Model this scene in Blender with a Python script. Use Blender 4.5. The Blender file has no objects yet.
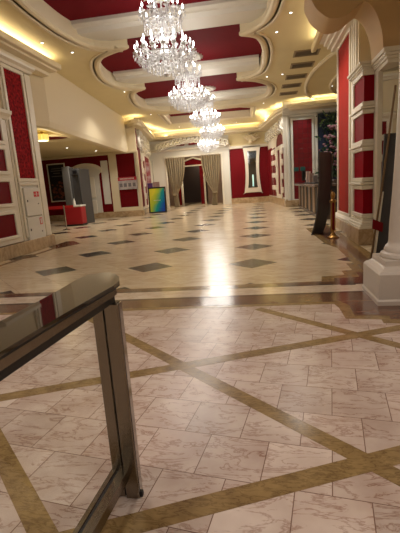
import bpy, bmesh, math, random
from mathutils import Vector, Matrix
random.seed(7)
SC = bpy.context.scene
COL = SC.collection
PI = math.pi

# ------------------------------------------------------------------ camera
F_PX, YAW, PITCH, ROLL, EYE = 402.67, -0.16132, 0.19695, -0.07098, 1.5
fw = Vector((math.sin(YAW)*math.cos(PITCH), math.cos(YAW)*math.cos(PITCH), -math.sin(PITCH)))
rt = Vector((math.cos(YAW), -math.sin(YAW), 0))
up = rt.cross(fw)
r2 = math.cos(ROLL)*rt + math.sin(ROLL)*up
u2 = -math.sin(ROLL)*rt + math.cos(ROLL)*up
cam = bpy.data.cameras.new('camera'); cam_o = bpy.data.objects.new('camera', cam); COL.objects.link(cam_o)
m = Matrix((r2, u2, -fw)).transposed().to_4x4(); m.translation = (0, 0, EYE)
cam_o.matrix_world = m
cam.sensor_fit = 'HORIZONTAL'; cam.sensor_width = 36; cam.lens = F_PX*36/400; cam.clip_start = .05; cam.clip_end = 200
SC.camera = cam_o

# ------------------------------------------------------------------ world / exposure
w = bpy.data.worlds.new('world'); SC.world = w; w.use_nodes = True
w.node_tree.nodes['Background'].inputs[0].default_value = (1, .95, .88, 1)
w.node_tree.nodes['Background'].inputs[1].default_value = .35
SC.view_settings.view_transform = 'Standard'; SC.view_settings.look = 'None'
SC.view_settings.gamma = 1; SC.view_settings.exposure = 0.25
try:
    SC.cycles.use_denoising = True
    SC.cycles.max_bounces = 8; SC.cycles.sample_clamp_indirect = 6; SC.cycles.sample_clamp_direct = 0
    SC.cycles.caustics_reflective = False; SC.cycles.caustics_refractive = False
except Exception: pass

# light levels
CHAND_W, LOBBY_FILL_W, DOWN_W, COVE_W, ALCOVE_W = 150, 28, 205, 7, 75
WARM = (1, .86, .66); SOFT = (1, .93, .84)
def light(name, kind, loc, power, color=WARM, size=.1, sy=None, rot=(0, 0, 0), spot=None):
    l = bpy.data.lights.new(name, kind); l.energy = power; l.color = color
    if kind == 'AREA':
        l.size = size
        if sy: l.shape = 'RECTANGLE'; l.size_y = sy
        else: l.shape = 'DISK'
    else: l.shadow_soft_size = size
    if kind == 'SPOT': l.spot_size = math.radians(spot or 90); l.spot_blend = .7
    o = bpy.data.objects.new(name, l); COL.objects.link(o); o.location = loc; o.rotation_euler = rot
    return o
# cove lamps lying on the ledges, aimed up at the ceiling
light('cove_lamp', 'AREA', (-6.2, 8.4, 5.37), COVE_W*9, (1, .86, .58), .2, 8.0, (PI, 0, 0))
light('cove_lamp', 'AREA', (1.9, 10.8, 5.35), COVE_W*6, (1, .86, .58), .15, 5.4, (PI, 0, 0))

# ------------------------------------------------------------------ helpers
def lin(c):
    c = c/255
    return c/12.92 if c <= .04045 else ((c+.055)/1.055)**2.4
def rgb(r, g, b): return (lin(r), lin(g), lin(b), 1)
def nd(nt, t, **kw):
    n = nt.nodes.new(t)
    for k, v in kw.items():
        if k == 'ins':
            for a, b in v.items(): n.inputs[a].default_value = b
        else: setattr(n, k, v)
    return n
def mat(name, col, rough=.5, metal=0., spec=.5, var=0., vscale=6., col2=None, bump=0., bscale=40.):
    m = bpy.data.materials.new(name); m.use_nodes = True; nt = m.node_tree; p = nt.nodes['Principled BSDF']
    p.inputs['Base Color'].default_value = col; p.inputs['Roughness'].default_value = rough
    p.inputs['Metallic'].default_value = metal; p.inputs['Specular IOR Level'].default_value = spec
    L = nt.links.new
    if var or col2:
        tc = nd(nt, 'ShaderNodeTexCoord'); no = nd(nt, 'ShaderNodeTexNoise', ins={'Scale': vscale, 'Detail': 5.0, 'Roughness': .6})
        L(tc.outputs['Object'], no.inputs['Vector'])
        mx = nd(nt, 'ShaderNodeMix', data_type='RGBA')
        mx.inputs[6].default_value = col
        mx.inputs[7].default_value = col2 or tuple(c*(1-var) for c in col[:3])+(1,)
        rp = nd(nt, 'ShaderNodeMapRange', ins={1: .35, 2: .65}); L(no.outputs[0], rp.inputs[0])
        L(rp.outputs[0], mx.inputs[0]); L(mx.outputs[2], p.inputs['Base Color'])
    if bump:
        tc = nd(nt, 'ShaderNodeTexCoord'); no = nd(nt, 'ShaderNodeTexNoise', ins={'Scale': bscale, 'Detail': 3.0})
        bp = nd(nt, 'ShaderNodeBump', ins={'Strength': bump, 'Distance': .02})
        L(tc.outputs['Object'], no.inputs['Vector']); L(no.outputs[0], bp.inputs['Height']); L(bp.outputs[0], p.inputs['Normal'])
    return m
def emit(name, col, s):
    m = bpy.data.materials.new(name); m.use_nodes = True; nt = m.node_tree
    p = nt.nodes['Principled BSDF']; p.inputs['Base Color'].default_value = (.8, .8, .8, 1)
    p.inputs['Emission Color'].default_value = col; p.inputs['Emission Strength'].default_value = s
    try: m.cycles.emission_sampling = 'NONE'
    except Exception: pass
    return m

def marble(name, base, vein, vscale=1.6, rough=.12, sharp=.06, joints=None, diamonds=None, tone=.9, clouds=1.0):
    """polished stone; joints=(size, angle, offset) cuts slabs; diamonds=(x0, y0, pitch, half) insets dark stone"""
    m = bpy.data.materials.new(name); m.use_nodes = True; nt = m.node_tree; p = nt.nodes['Principled BSDF']; L = nt.links.new
    geo = nd(nt, 'ShaderNodeNewGeometry'); P = geo.outputs['Position']
    p.inputs['Roughness'].default_value = rough; p.inputs['Specular IOR Level'].default_value = .5
    vec = P; slabtone = None; jf = None
    if joints:
        size, ang, off = joints
        mp = nd(nt, 'ShaderNodeMapping'); mp.inputs['Rotation'].default_value = (0, 0, -ang); L(P, mp.inputs[0])
        br = nd(nt, 'ShaderNodeTexBrick', offset=off, offset_frequency=2, squash=1.0)
        br.inputs['Color1'].default_value = (0, 0, 0, 1); br.inputs['Color2'].default_value = (1, 1, 1, 1)
        br.inputs['Scale'].default_value = 1; br.inputs['Mortar Size'].default_value = .0028; br.inputs['Mortar Smooth'].default_value = .2
        br.inputs['Brick Width'].default_value = size[0]; br.inputs['Row Height'].default_value = size[1]; br.inputs['Mortar'].default_value = (.5, .5, .5, 1)
        L(mp.outputs[0], br.inputs['Vector'])
        slabtone = br.outputs['Color']; jf = br.outputs['Fac']
        sc = nd(nt, 'ShaderNodeVectorMath', operation='SCALE', ins={'Scale': 7.3}); L(br.outputs['Color'], sc.inputs[0])
        ad = nd(nt, 'ShaderNodeVectorMath', operation='ADD'); L(P, ad.inputs[0]); L(sc.outputs[0], ad.inputs[1]); vec = ad.outputs[0]
    rot = nd(nt, 'ShaderNodeMapping'); rot.inputs['Rotation'].default_value = (0, 0, .6); rot.inputs['Scale'].default_value = (1, 3.2, 1); L(vec, rot.inputs[0])
    n1 = nd(nt, 'ShaderNodeTexNoise', ins={'Scale': vscale, 'Detail': 8.0, 'Roughness': .62, 'Distortion': .6}); L(rot.outputs[0], n1.inputs['Vector'])
    a1 = nd(nt, 'ShaderNodeMath', operation='SUBTRACT', ins={1: .5}); L(n1.outputs[0], a1.inputs[0])
    a2 = nd(nt, 'ShaderNodeMath', operation='ABSOLUTE'); L(a1.outputs[0], a2.inputs[0])
    a3 = nd(nt, 'ShaderNodeMapRange', ins={1: 0.0, 2: sharp, 3: 1.0, 4: 0.0}); L(a2.outputs[0], a3.inputs[0])
    n2 = nd(nt, 'ShaderNodeTexNoise', ins={'Scale': vscale*.9, 'Detail': 4.0, 'Roughness': .55}); L(vec, n2.inputs['Vector'])
    c2 = nd(nt, 'ShaderNodeMapRange', ins={1: .3, 2: .7, 3: 0., 4: .55*clouds}); L(n2.outputs[0], c2.inputs[0])
    v = nd(nt, 'ShaderNodeMath', operation='MULTIPLY_ADD', ins={1: .55}, use_clamp=True); L(a3.outputs[0], v.inputs[0]); L(c2.outputs[0], v.inputs[2])
    mx = nd(nt, 'ShaderNodeMix', data_type='RGBA'); mx.inputs[6].default_value = base; mx.inputs[7].default_value = vein
    L(v.outputs[0], mx.inputs[0]); out = mx.outputs[2]
    if slabtone:
        tn = nd(nt, 'ShaderNodeMix', data_type='RGBA', blend_type='MULTIPLY'); tn.inputs[0].default_value = 1
        mr = nd(nt, 'ShaderNodeMapRange', ins={3: tone, 4: 1.0}); L(slabtone, mr.inputs[0])
        L(out, tn.inputs[6]); L(mr.outputs[0], tn.inputs[7]); out = tn.outputs[2]
        jm = nd(nt, 'ShaderNodeMix', data_type='RGBA'); jm.inputs[7].default_value = tuple(c*.6 for c in vein[:3])+(1,)
        L(jf, jm.inputs[0]); L(out, jm.inputs[6]); out = jm.outputs[2]
    if diamonds:
        x0, y0, pitch, half = diamonds
        sx = nd(nt, 'ShaderNodeSeparateXYZ'); L(P, sx.inputs[0]); tot = None
        for k, o0 in ((0, x0), (1, y0)):
            s = nd(nt, 'ShaderNodeMath', operation='SUBTRACT', ins={1: o0}); L(sx.outputs[k], s.inputs[0])
            d = nd(nt, 'ShaderNodeMath', operation='DIVIDE', ins={1: pitch}); L(s.outputs[0], d.inputs[0])
            a = nd(nt, 'ShaderNodeMath', operation='ADD', ins={1: 200.5}); L(d.outputs[0], a.inputs[0])
            f = nd(nt, 'ShaderNodeMath', operation='FRACT'); L(a.outputs[0], f.inputs[0])
            g = nd(nt, 'ShaderNodeMath', operation='SUBTRACT', ins={1: .5}); L(f.outputs[0], g.inputs[0])
            h = nd(nt, 'ShaderNodeMath', operation='ABSOLUTE'); L(g.outputs[0], h.inputs[0])
            if tot is None: tot = h.outputs[0]
            else:
                t = nd(nt, 'ShaderNodeMath', operation='ADD'); L(tot, t.inputs[0]); L(h.outputs[0], t.inputs[1]); tot = t.outputs[0]
        lt = nd(nt, 'ShaderNodeMath', operation='LESS_THAN', ins={1: half/pitch}); L(tot, lt.inputs[0])
        dk = nd(nt, 'ShaderNodeMix', data_type='RGBA'); dk.inputs[6].default_value = rgb(34, 37, 35); dk.inputs[7].default_value = rgb(58, 62, 58)
        L(n2.outputs[0], dk.inputs[0])
        dm = nd(nt, 'ShaderNodeMix', data_type='RGBA'); L(lt.outputs[0], dm.inputs[0]); L(out, dm.inputs[6]); L(dk.outputs[2], dm.inputs[7]); out = dm.outputs[2]
    L(out, p.inputs['Base Color'])
    return m

class MB:
    """collects shapes into one mesh"""
    def __init__(s): s.bm = bmesh.new()
    def box(s, x0, x1, y0, y1, z0, z1, bev=0.):
        vs = [s.bm.verts.new(p) for p in ((x0,y0,z0),(x1,y0,z0),(x1,y1,z0),(x0,y1,z0),(x0,y0,z1),(x1,y0,z1),(x1,y1,z1),(x0,y1,z1))]
        fs = [s.bm.faces.new([vs[i] for i in f]) for f in ((0,3,2,1),(4,5,6,7),(0,1,5,4),(1,2,6,5),(2,3,7,6),(3,0,4,7))]
        if bev: bmesh.ops.bevel(s.bm, geom=list({e for f in fs for e in f.edges}), offset=bev, segments=2, affect='EDGES', profile=.5)
        return s
    def prism(s, pts, z0, z1):
        """polygon in XY, extruded in Z"""
        a = [s.bm.verts.new((x, y, z0)) for x, y in pts]; b = [s.bm.verts.new((x, y, z1)) for x, y in pts]; n = len(pts)
        s.bm.faces.new(a[::-1]); s.bm.faces.new(b)
        for i in range(n): s.bm.faces.new((a[i], a[(i+1) % n], b[(i+1) % n], b[i]))
        return s
    def prism_y(s, pts, y0, y1):
        """polygon in XZ, extruded in Y"""
        a = [s.bm.verts.new((x, y0, z)) for x, z in pts]; b = [s.bm.verts.new((x, y1, z)) for x, z in pts]; n = len(pts)
        s.bm.faces.new(a); s.bm.faces.new(b[::-1])
        for i in range(n): s.bm.faces.new((a[i], b[i], b[(i+1) % n], a[(i+1) % n]))
        return s
    def prism_x(s, pts, x0, x1):
        """polygon in YZ, extruded in X"""
        a = [s.bm.verts.new((x0, y, z)) for y, z in pts]; b = [s.bm.verts.new((x1, y, z)) for y, z in pts]; n = len(pts)
        s.bm.faces.new(a); s.bm.faces.new(b[::-1])
        for i in range(n): s.bm.faces.new((a[i], b[i], b[(i+1) % n], a[(i+1) % n]))
        return s
    def lathe(s, prof, c=(0, 0, 0), n=16, sq=False):
        rings = []
        for r, z in prof:
            ring = []
            for k in range(n):
                a = 2*PI*k/n + (PI/4 if n == 4 else 0)
                rr = r*(math.sqrt(2) if n == 4 else 1)
                ring.append(s.bm.verts.new((c[0]+rr*math.cos(a), c[1]+rr*math.sin(a), c[2]+z)))
            rings.append(ring)
        for A, B in zip(rings, rings[1:]):
            for k in range(n): s.bm.faces.new((A[k], A[(k+1) % n], B[(k+1) % n], B[k]))
        if prof[0][0] > 1e-4: s.bm.faces.new(rings[0][::-1])
        if prof[-1][0] > 1e-4: s.bm.faces.new(rings[-1])
        return s
    def tube(s, pts, r, n=8, cap=True):
        pts = [Vector(p) for p in pts]; rings = []
        rs = r if isinstance(r, (list, tuple)) else [r]*len(pts)
        ref = Vector((0, 0, 1))
        for i, p in enumerate(pts):
            d = (pts[min(i+1, len(pts)-1)]-pts[max(i-1, 0)]).normalized()
            x = d.cross(ref if abs(d.z) < .95 else Vector((1, 0, 0))).normalized(); y = d.cross(x)
            rings.append([s.bm.verts.new(p+rs[i]*(math.cos(2*PI*k/n)*x+math.sin(2*PI*k/n)*y)) for k in range(n)])
        for A, B in zip(rings, rings[1:]):
            for k in range(n): s.bm.faces.new((A[k], A[(k+1) % n], B[(k+1) % n], B[k]))
        if cap: s.bm.faces.new(rings[0][::-1]); s.bm.faces.new(rings[-1])
        return s
    def sweep(s, path, prof, closed=True):
        """path: XY points; prof: (offset, z), offset along the path's right-hand normal"""
        n = len(path); rows = []
        for i in range(n):
            a = Vector(path[i-1] if (closed or i) else path[i]); b = Vector(path[(i+1) % n] if (closed or i < n-1) else path[i])
            p = Vector(path[i])
            d1 = (p-a).normalized() if (p-a).length > 1e-6 else (b-p).normalized(); d2 = (b-p).normalized() if (b-p).length > 1e-6 else d1
            n1 = Vector((d1.y, -d1.x)); n2 = Vector((d2.y, -d2.x)); nn = (n1+n2)
            nn = nn.normalized() if nn.length > .3 else n1
            k = 1/max(.6, nn.dot(n1))
            rows.append([s.bm.verts.new((p.x+nn.x*o*k, p.y+nn.y*o*k, z)) for o, z in prof])
        for i in range(n if closed else n-1):
            A, B = rows[i], rows[(i+1) % n]
            for j in range(len(prof)-1): s.bm.faces.new((A[j], A[j+1], B[j+1], B[j]))
        return s
    def ball(s, c, r, sx=1, sy=1, sz=1, seg=10, rings=6):
        bmesh.ops.create_uvsphere(s.bm, u_segments=seg, v_segments=rings, radius=r, matrix=Matrix.Translation(c) @ Matrix.Diagonal((sx, sy, sz, 1)))
        return s
    def ring(s, c, R, r, n=20, k=6, M=None):
        """torus lying in XY (or moved by M)"""
        rows = []
        for i in range(n):
            a = 2*PI*i/n; row = []
            for j in range(k):
                b = 2*PI*j/k
                v = Vector(((R+r*math.cos(b))*math.cos(a), (R+r*math.cos(b))*math.sin(a), r*math.sin(b)))
                if M: v = M @ v
                row.append(s.bm.verts.new(v+Vector(c)))
            rows.append(row)
        for i in range(n):
            for j in range(k): s.bm.faces.new((rows[i][j], rows[(i+1) % n][j], rows[(i+1) % n][(j+1) % k], rows[i][(j+1) % k]))
        return s
    def build(s, name, m, parent=None, smooth=False, M=None):
        bmesh.ops.recalc_face_normals(s.bm, faces=s.bm.faces[:])
        me = bpy.data.meshes.new(name); s.bm.to_mesh(me); s.bm.free(); me.materials.append(m)
        if smooth:
            for p in me.polygons: p.use_smooth = True
            try: me.set_sharp_from_angle(angle=math.radians(40))
            except Exception: pass
        o = bpy.data.objects.new(name, me); COL.objects.link(o)
        if parent: o.parent = parent
        if M: o.matrix_world = M if not parent else o.matrix_world; o.matrix_local = M
        return o
def tag(o, label=None, cat=None, group=None, kind=None):
    if label: o['label'] = label
    if cat: o['category'] = cat
    if group: o['group'] = group
    if kind: o['kind'] = kind
    return o
def struct(o, label, cat):
    return tag(o, label, cat, kind='structure')
def thing(name, loc, label, cat, rz=0., group=None):
    o = bpy.data.objects.new(name, None); COL.objects.link(o); o.location = loc; o.rotation_euler = (0, 0, rz); o.empty_display_size = .1
    return tag(o, label, cat, group)
def copy_tree(o, parent=None):
    c = o.copy(); COL.objects.link(c)
    if parent: c.parent = parent
    for ch in list(KIDS.get(o.name, [])) or [x for x in o.children]: copy_tree(ch, c)
    return c
KIDS = {}
def smoothpath(pts, n=6):
    """Catmull-Rom through an open list of XY points"""
    out = []
    for i in range(len(pts)-1):
        p0 = pts[max(i-1, 0)]; p1 = pts[i]; p2 = pts[i+1]; p3 = pts[min(i+2, len(pts)-1)]
        for k in range(n):
            t = k/n
            out.append(tuple(.5*((2*b)+(-a+c)*t+(2*a-5*b+4*c-d)*t*t+(-a+3*b-3*c+d)*t**3) for a, b, c, d in zip(p0, p1, p2, p3)))
    out.append(tuple(pts[-1])); return out

# ------------------------------------------------------------------ materials
M = {}
M['hall'] = marble('hall_marble', rgb(212, 194, 164), rgb(184, 160, 126),   .9, .21, .05, joints=((.667, .667), PI/4, 0.), diamonds=(-.2215, 7.544, 2.0016, .47), tone=.93)
M['lobby'] = marble('lobby_marble', rgb(216, 196, 180), rgb(148, 112, 94), 3.0, .26, .026, joints=((.352, .352), -.16, .5), tone=.83, clouds=1.0)
M['gold'] = marble('gold_marble', rgb(154, 126, 82), rgb(100, 76, 44), 9, .2, .05)
M['brown'] = marble('brown_marble', rgb(118, 84, 64), rgb(76, 52, 40), 3, .14, .05)
M['dark'] = mat('dark_stone', rgb(48, 42, 38), .15)
M['pale'] = marble('pale_marble', rgb(214, 198, 178), rgb(180, 158, 134), 3, .14, .04)
M['skirt'] = marble('skirting_marble', rgb(192, 168, 132), rgb(150, 122, 88), 2.5, .2, .06)
M['ceil'] = mat('ceiling_paint', rgb(216, 201, 156), .75, var=.04, vscale=1.5)
M['cream'] = mat('cream_paint', rgb(214, 200, 168), .6)
M['white'] = mat('white_lacquer', rgb(218, 210, 192), .38)
M['offwhite'] = mat('white_trim', rgb(208, 204, 192), .45)
M['colpaint'] = mat('column_paint', rgb(192, 180, 166), .4)
M['red_ceil'] = mat('red_ceiling', rgb(106, 13, 24), .8, spec=.1, var=.12, vscale=1.2)
M['red'] = mat('red_panel', rgb(104, 9, 18), .5, spec=.12)
M['redgloss'] = mat('red_gloss', rgb(130, 14, 28), .5, spec=.03)
M['damask'] = mat('red_damask', rgb(160, 26, 30), .7, spec=.06, col2=rgb(78, 6, 12), vscale=13, bump=.3, bscale=18)
M['redpil'] = mat('red_pilaster', rgb(152, 36, 26), .7, spec=.08, var=.1, vscale=5)
M['tan'] = mat('tan_soffit', rgb(192, 160, 116), .7)
M['taupe'] = mat('taupe_wall', rgb(120, 98, 84), .7)
M['steel'] = mat('brushed_steel', rgb(138, 128, 114), .26, 1.0, bump=.05, bscale=60)
M['steel_top'] = mat('polished_top', rgb(98, 93, 85), .03, .9)
M['black'] = mat('black_gap', rgb(20, 18, 18), .4)
M['rubber'] = mat('rubber', rgb(30, 28, 27), .6)
M['brass'] = mat('brass', rgb(150, 112, 62), .35, 1.0)
M['chrome'] = mat('chrome', rgb(190, 190, 190), .15, 1.0)
M['board'] = mat('dark_board', rgb(56, 53, 52), .7, var=.2, vscale=3)
M['curtain'] = mat('curtain_fabric', rgb(142, 126, 98), .85, var=.12, vscale=8)
M['grey'] = mat('grey_metal', rgb(122, 120, 116), .4)
M['greydark'] = mat('dark_grey_metal', rgb(70, 68, 66), .4)
M['desk'] = mat('desk_stone', rgb(84, 68, 58), .25, var=.2, vscale=6)
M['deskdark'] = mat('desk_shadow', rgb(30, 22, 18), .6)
M['deskwood'] = mat('desk_wood', rgb(134, 104, 72), .35, var=.2, vscale=6)
M['crystal'] = mat('crystal', (.86, .86, .87, 1), .12, .0, 1.0)
M['crystal'].node_tree.nodes['Principled BSDF'].inputs['Transmission Weight'].default_value = .25
M['bulb'] = emit('bulb_glow', (1, .96, .9, 1), 9)
M['spot'] = emit('downlight_glow', (1, .95, .85, 1), 4)
M['ring'] = emit('medallion_silver', (1, .9, .8, 1), 0)
M['silver'] = mat('silver_plaster', rgb(214, 210, 198), .45, .1)
M['mirror'] = mat('mirror', rgb(205, 205, 200), .02, 1.0)
M['glass'] = bpy.data.materials.new('clear_glass'); M['glass'].use_nodes = True
_nt = M['glass'].node_tree; _nt.nodes.remove(_nt.nodes['Principled BSDF'])
_t = nd(_nt, 'ShaderNodeBsdfTransparent', ins={0: (.97, .98, .97, 1)}); _g = nd(_nt, 'ShaderNodeBsdfGlossy', ins={1: .02}); _mx = nd(_nt, 'ShaderNodeMixShader', ins={0: .04})
_nt.links.new(_t.outputs[0], _mx.inputs[1]); _nt.links.new(_g.outputs[0], _mx.inputs[2]); _nt.links.new(_mx.outputs[0], _nt.nodes['Material Output'].inputs[0])

# ------------------------------------------------------------------ floor
SK = .036
def sk(x, y): return (x, y + SK*(x+1) if 4 < y < 6.1 else y)
def flat(pts, z): return MB().prism([sk(*p) for p in pts], -.05, z)
fl = MB(); fl.prism([(-14.5, 5.3-SK*13.5), (6.5, 5.3+SK*7.5), (6.5, 45), (-14.5, 45)], -.1, 0)
floor = struct(fl.build('floor', M['hall']), 'polished beige marble hall floor with black diamond insets', 'floor')
MB().prism([(-9, -6), (6.5, -6), (6.5, 5.3+SK*7.5), (-9, 5.3-SK*8)], -.1, 0).build('lobby_slab', M['lobby'], floor)
# gold lattice bands on the lobby slabs
def band(P, ang, t0, t1, wd, zz):
    d = Vector((math.cos(ang), math.sin(ang))); n = Vector((-d.y, d.x)); P = Vector(P)
    q = [P+d*t0-n*wd/2, P+d*t1-n*wd/2, P+d*t1+n*wd/2, P+d*t0+n*wd/2]
    MB().prism([tuple(v) for v in q], -.05, zz).build('gold_band', M['gold'], floor)
A1, A2 = math.radians(-43), math.radians(22.8)
for P, t0, t1 in (((.40, 4.25), -.68, 4), ((-.14, 2.60), -3.0, 4), ((-1.36, 1.72), -4, 3)): band(P, A1, t0, t1, .115, .0010)
for P, t0, t1 in (((.30, 3.58), -7, 1.15), ((-.11, 1.73), -7, 5)): band(P, A2, t0, t1, .125, .0014)
# threshold strips and the stepped border
L0, R0 = -8.5, 5.5
flat([(L0, 5.285), (R0, 5.285), (R0, 5.665), (L0, 5.665)], .004).build('pale_strip', M['pale'], floor)
flat([(L0, 5.655), (R0, 5.655), (R0, 5.71), (L0, 5.71)], .0045).build('dark_line', M['dark'], floor)
flat([(L0, 5.24), (R0, 5.24), (R0, 5.29), (L0, 5.29)], .0045).build('dark_line', M['dark'], floor)
flat([(L0, 5.69), (R0, 5.69), (R0, 5.86), (L0, 5.86)], .0030).build('brown_border', M['brown'], floor)
flat([(L0, 5.8), (R0, 5.8), (R0, 5.90), (L0, 5.90)], .0020).build('gold_border', M['gold'], floor)
flat([(L0, 5.26), (R0, 5.26), (R0, 4.86), (L0, 4.86)], .0030).build('brown_border', M['brown'], floor)
flat([(L0, 4.9), (R0, 4.9), (R0, 4.77), (L0, 4.77)], .0020).build('gold_border', M['gold'], floor)
def P0(pts, z, mt, nm): MB().prism(pts, -.05, z).build(nm, M[mt], floor)
P0([(.8, 4.9), (.84, 4.67), (.84, 4.29), (1.19, 4.25), (1.18, 4.13), (1.5, 4.1), (1.52, 3.9), (6, 3.7), (6, 4.9)], .0022, 'gold', 'gold_border')
P0([(.9, 4.92), (.97, 4.76), (.95, 4.39), (1.30, 4.36), (1.28, 4.24), (1.62, 4.22), (1.64, 4.0), (6, 3.8), (6, 4.92)], .0032, 'brown', 'brown_border')
gp = [(.8, 5.80), (.87, 6.27), (1.22, 6.32), (1.23, 6.62), (1.40, 6.64), (1.41, 7.18), (1.53, 7.20), (1.55, 8.83), (1.40, 9.5), (1.35, 10.9), (1.30, 12.6), (1.75, 12.9), (1.75, 14)]
bp = [(.98, 5.78), (1.03, 6.12), (1.40, 6.16), (1.42, 6.45), (1.55, 6.48), (1.56, 7.02), (1.66, 7.04), (1.69, 8.83), (1.56, 9.6), (1.50, 10.9), (1.45, 12.4), (1.90, 12.7), (1.90, 14)]
P0(gp+[(2.05, 14), (2.05, 5.9)], .0022, 'gold', 'gold_border')
P0(bp+[(1.98, 14), (1.86, 7.6), (2.0, 5.8)], .0032, 'brown', 'brown_border')
P0([(1.05, 5.69), (1.05, 5.9), (1.25, 5.9), (1.25, 5.69)], .0046, 'dark', 'dark_line')
lb = [(-4.3-x, y) for x, y in bp[:9]]
P0([(-6.14, 5.8), (-6.04, 5.8), (-6.02, 9.0), (-6.0, 10.8), (-5.62, 11.75), (-6.2, 12.5), (-6.45, 12.5), (-6.45, 11.6), (-6.14, 10.9)], .0032, 'brown', 'brown_border')

# ------------------------------------------------------------------ ceilings
def plate_with_holes(name, outer, holes, z, th, m):
    cv = bpy.data.curves.new(name, 'CURVE'); cv.dimensions = '2D'; cv.fill_mode = 'BOTH'; cv.extrude = th/2
    for pts in [outer]+holes:
        sp = cv.splines.new('POLY'); sp.points.add(len(pts)-1); sp.use_cyclic_u = True
        for p, (x, y) in zip(sp.points, pts): p.co = (x, y, 0, 1)
    t = bpy.data.objects.new(name, cv); COL.objects.link(t)
    dg = bpy.context.evaluated_depsgraph_get()
    me = bpy.data.meshes.new_from_object(t.evaluated_get(dg)); bpy.data.objects.remove(t); bpy.data.curves.remove(cv)
    me.materials.clear(); me.materials.append(m)
    o = bpy.data.objects.new(name, me); COL.objects.link(o); o.location = (0, 0, z+th/2)
    return o
CZ, RZ = 5.6, 6.02
Ls = [[(-3.9, 7.0), (-4.6, 7.6), (-4.82, 8.9), (-4.88, 9.9), (-4.84, 11), (-4.55, 11.95), (-3.69, 12.35)],
      [(-3.69, 12.4), (-4.6, 12.9), (-5.1, 13.7), (-5.5, 15.1), (-5.5, 16.3), (-5.1, 17.0), (-4.6, 17.3)],
      [(-4.6, 17.35), (-5.2, 17.9), (-5.6, 19.2), (-5.75, 20.6), (-5.5, 21.7), (-4.7, 22.55)]]
Rs = [[(-.3, 7.0), (.1, 7.6), (.4, 9), (.43, 10.5), (.2, 11.8), (-.42, 12.5)],
      [(-.42, 12.55), (.0, 12.9), (.2, 13.8), (.24, 15.2), (.1, 16.6), (-.3, 17.3), (-.8, 17.55)],
      [(-.8, 17.6), (-.1, 18.1), (.4, 19), (.57, 20.1), (.4, 21.4), (-.2, 22.3), (-1.1, 22.6)]]
left = sum([smoothpath(x, 5) for x in Ls], []); right = sum([smoothpath(x, 5) for x in Rs], [])
coffer = left + right[::-1]                     # clockwise seen from above: right-hand normal points inward
endrect = [(-5.3, 23.5), (-5.6, 26.9), (-.5, 27.2), (-.4, 24.0), (-1.0, 23.5)]
ceil = struct(plate_with_holes('ceiling', [(-7.9, 4.0), (6.5, 4.0), (6.5, 34), (-14.6, 34), (-14.6, 13.2), (-7.9, 13.2)], [coffer, endrect], CZ, .06, M['ceil']),
              'beige ceiling with a scalloped red coffer', 'ceiling')
def own(o, p): 
    o.parent = p; o.matrix_parent_inverse = p.matrix_world.inverted() if False else Matrix.Translation((0, 0, -(CZ+.03)))
    return o
rm = MB()
rm.prism([(-6.3, 6.8), (1.2, 6.8), (1.2, 27.6), (-6.3, 27.6)], RZ, RZ+.08)
own(rm.build('coffer_panel', M['red_ceil']), ceil)
prof = [(0, RZ+.01), (0, 5.68), (.03, 5.66), (.03, 5.60), (-.02, 5.56), (-.10, 5.555), (-.14, 5.58), (-.17, 5.60), (-.22, 5.60), (-.25, 5.57), (-.32, 5.57), (-.34, 5.62)]
own(MB().sweep(coffer, prof).build('coffer_moulding', M['cream'], smooth=False), ceil)
own(MB().sweep(endrect, prof).build('coffer_moulding', M['cream']), ceil)
for y0, y1, xa, xb in ((11.15, 12.5, -4.8, .38), (16.0, 17.45, -5.45, .1), (21.1, 22.6, -5.65, .5)):
    b = MB(); ym = (y0+y1)/2
    b.prism_x([(y0, RZ+.02), (y0, 5.93), (y0+.1, 5.88), (y0+.22, 5.88), (y0+.28, 5.78), (y1-.28, 5.78), (y1-.22, 5.88), (y1-.1, 5.88), (y1, 5.93), (y1, RZ+.02)], xa, xb)
    own(b.build('coffer_beam', M['offwhite']), ceil)
# elliptical moulding on the right of the ceiling
el = [(5.2+3.0*math.cos(t), 18.8+6.6*math.sin(t)) for t in [2*PI*k/64 for k in range(64)]]
own(MB().sweep(el, [(.0, 5.62), (.0, 5.54), (.08, 5.50), (.16, 5.54), (.16, 5.62)]).build('ceiling_ring', M['cream']), ceil)
el = [(5.2+1.9*math.cos(t), 19.5+3.6*math.sin(t)) for t in [2*PI*k/48 for k in range(48)]]
own(MB().sweep(el, [(.0, 5.62), (.0, 5.54), (.06, 5.51), (.12, 5.54), (.12, 5.62)]).build('ceiling_ring', M['cream']), ceil)

# lobby ceiling out of view; its downlights are added to light the lobby
struct(MB().box(-9, 6.5, -6, 4.75, 4.6, 4.7).build('ceiling', M['ceil']), 'plain lobby ceiling behind the arch', 'ceiling')
# recessed alcove ceiling on the left
alc = struct(MB().prism([(-14.5, 11.4), (-7.0, 11.4), (-6.95, 12.6), (-7.9, 23.5), (-14.5, 23.5)], 3.78, 3.9).build('ceiling', M['ceil']), 'low beige ceiling over the left alcove', 'ceiling')
MB().lathe([(1.05, 3.78), (1.05, 3.70), (.98, 3.66), (.78, 3.66), (.74, 3.70), (.74, 3.77)], (-8.0, 15.2, 0), 40).build('ceiling_ring', M['cream'], alc, True)
MB().lathe([(.745, 3.77), (.745, 3.74), (.01, 3.74)], (-8.0, 15.2, 0), 40).build('ceiling_disc', M['red_ceil'], alc)

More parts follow.
